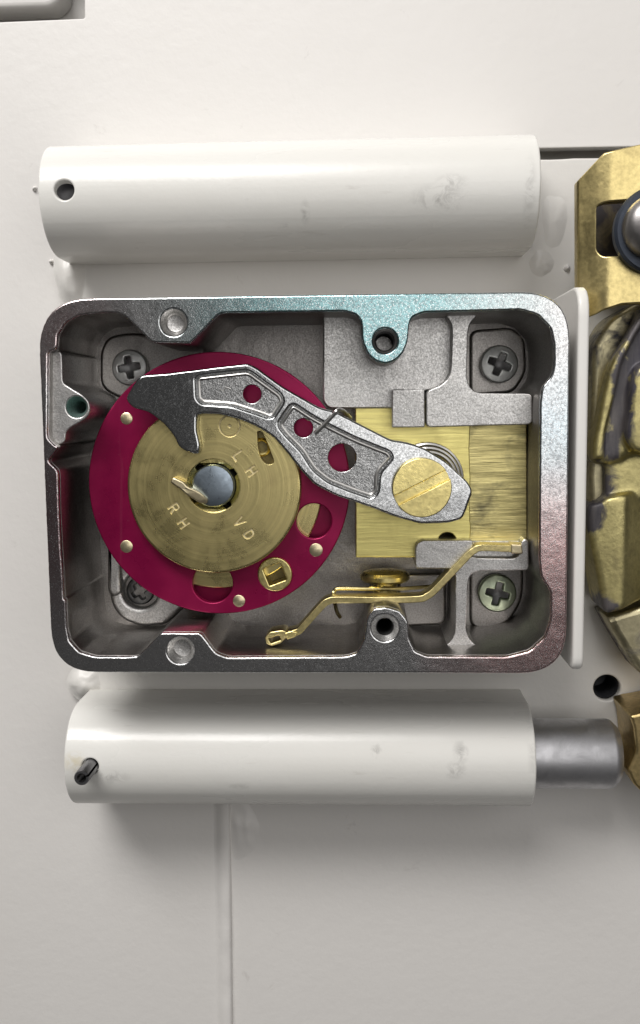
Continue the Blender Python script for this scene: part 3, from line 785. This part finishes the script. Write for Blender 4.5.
# ---------------------------------------------------------------- boltwork at the right edge
# bent yellow-zinc bracket
bx = [P(575, 230, 15).x, P(604, 230, 19).x]
hf = lambda x: 13 + 7 * min(1, max(0, (x - bx[0]) / (bx[1] - bx[0]))) if x < bx[1] else 20 + .0 * x
def hs_(x):
    t = (x - bx[0]) / (bx[1] - bx[0])
    if t < .6: return 16.9 + 2.6 * t
    if t < 1.4:
        k = (t - .6) / .8; return 18.46 + 2.08 * k - 1.04 * k * k
    return 19.5
ol = [(575, 289), (575, 183.5), (604.5, 152.3), (660, 139.5), (730, 125), (730, 304), (640, 303.2), (622, 304.2), (604, 310), (590, 317), (575, 322)]
olm = [P(x, y, 15 if x < 600 else 19.5) for x, y in ol]
slot = rnd([P(x, y, 19) for x, y in [(597, 206), (604, 202.5), (700, 196), (700, 256), (602, 256.5), (597, 250)]], .6)
bm = plate(rnd(olm, .3), [slot], -2.6, 0, .25)
cut(bm, (1, 0, 0), [bx[0] + (bx[1] - bx[0]) * f for f in (.2, .4, .6, .7, .8, .9, 1, 1.1, 1.2, 1.3, 1.4)])
for v in bm.verts: v.co.z += hs_(v.co.x)
gb = add('gold_bracket', bm, M_GOLD)
add('dark_backing', plate(PP([(590, 190), (730, 180), (730, 275), (590, 270)], 10), [], 2.1, 10, .3), M_SLOTDARK, gb)  # dark plate added behind the slot so the opening shows dark
tag(gb, 'bent yellow-zinc bracket with a slot at the upper right edge', 'bracket')
pv = thing('pivot_bolt', 'domed grey bolt head with dark washer on the gold bracket', 'bolt', 655, 226, 10)
c = P(660, 229, 22)
add('washer', lathe((c.x, c.y, 0), [(5, 19.45), (6.6, 19.5), (6.9, 19.9), (6.9, 21.2), (6.5, 21.7), (4.6, 21.9), (4.4, 20)], 64), M_NAVY, pv)
c2 = P(658, 225, 24)
add('head', lathe((c2.x, c2.y, 0), [(4.95, 20.2), (5.0, 23.2), (4.7, 24.0), (3.6, 24.9), (2.1, 25.3), (0, 25.4)], 56), M_DOME, pv)
add('shank', lathe((c2.x, c2.y, 0), [(3, 2.02), (3, 20.4)], 32), M_DOME, pv)
# cast bronze cam behind the flange
bc = thing('bronze_cam', 'greasy cast bronze cam at the right edge beside the white flange', 'cam', 620, 480, 2)
add('back_plate', plate(rnd(PP([(594, 345), (610, 318), (640, 300), (740, 290), (740, 520), (592, 520), (590, 480)], 11.5), 1.5), [], 2.05, 11.5, .8, 4), M_GREASY, bc)
arm = [(740, 300), (650, 305), (636, 322), (624.5, 343), (612, 364.5), (604, 394), (598, 425), (594, 440), (593, 461), (605, 464.5), (624.5, 459.5), (640, 454), (740, 440)]
bodies = [plate(smooth(PP(arm, 15), 4, True), [], 8.0, 15, 1.2, 4)]
ridge_o = [(652, 300), (645, 308), (636, 322), (624.5, 343), (612, 364.5), (604, 394), (598, 425), (594.5, 440), (593.5, 460)]
ridge_i = [(605, 459), (606, 435), (610, 417), (615.7, 394), (621.6, 366), (632, 343), (643, 325), (655, 312), (667, 302)]
bodies.append(plate(smooth(PP(ridge_o, 17), 4) + smooth(PP(ridge_i, 17), 4), [], 13.0, 17, .6, 4))
bodies.append(plate(smooth(PP([(650, 362), (638, 369), (632.5, 384), (630.5, 409), (627.5, 431), (631, 446), (642, 453), (690, 455), (690, 362)], 18), 4, True), [], 13, 18, .8, 4))
bodies.append(plate(rnd(PP([(606, 452), (632, 450), (660, 450), (660, 500), (606, 503)], 14), .6), [], 7.5, 14, .8, 4))
low = [(588.5, 505), (602, 502.5), (608, 497), (640, 492), (740, 480), (740, 590), (640, 605.5), (606, 615.5), (602, 597), (597, 568), (590, 535)]
bm = plate(rough_edge(rnd(PP(low, 16), 1.0), .06, .6, 54), [], 5, 16, .8, 5)
x626 = P(624, 550, 16).x
cut(bm, (1, 0, 0), [x626 + t for t in (-1, -.5, 0, .4, .8, 1.2, 2, 4)])
for v in bm.verts:
    if v.co.z > 10:
        t = v.co.x - x626 + 1
        v.co.z += .12 * min(0, v.co.x - x626) - (.28 * min(t, 2) ** 2 + 1.1 * max(0, t - 2) if t > 0 else 0) * .7 * (1 if t < 9 else 9 / t)
bodies.append(bm)
co_ = add('casting', join(*bodies), M_CASTING, bc)
md = co_.modifiers.new('fuse', 'REMESH'); md.mode = 'VOXEL'; md.voxel_size = .00032; md.use_smooth_shade = True
md = co_.modifiers.new('soften', 'SMOOTH'); md.factor = .5; md.iterations = 9
add('lower_edge', plate(rough_edge(rnd(PP([(606, 617), (640, 607), (740, 583), (740, 680), (640, 674), (626, 652), (614, 632)], 12), .5), .06, .6, 57), [], 2.1, 12, 1.2, 5), M_GREASY, bc)
lk = rnd(PP([(630, 716), (643, 713), (720, 700), (720, 810), (645, 795), (634, 785), (628, 771), (636, 752), (634, 729)], 14), .5)
tag(add('gold_link', plate(rough_edge(lk, .06, .5, 60), [], 2.1, 14, .5, 3), M_TAN), 'gold zinc link end at the right edge beside the steel bolt', 'link')
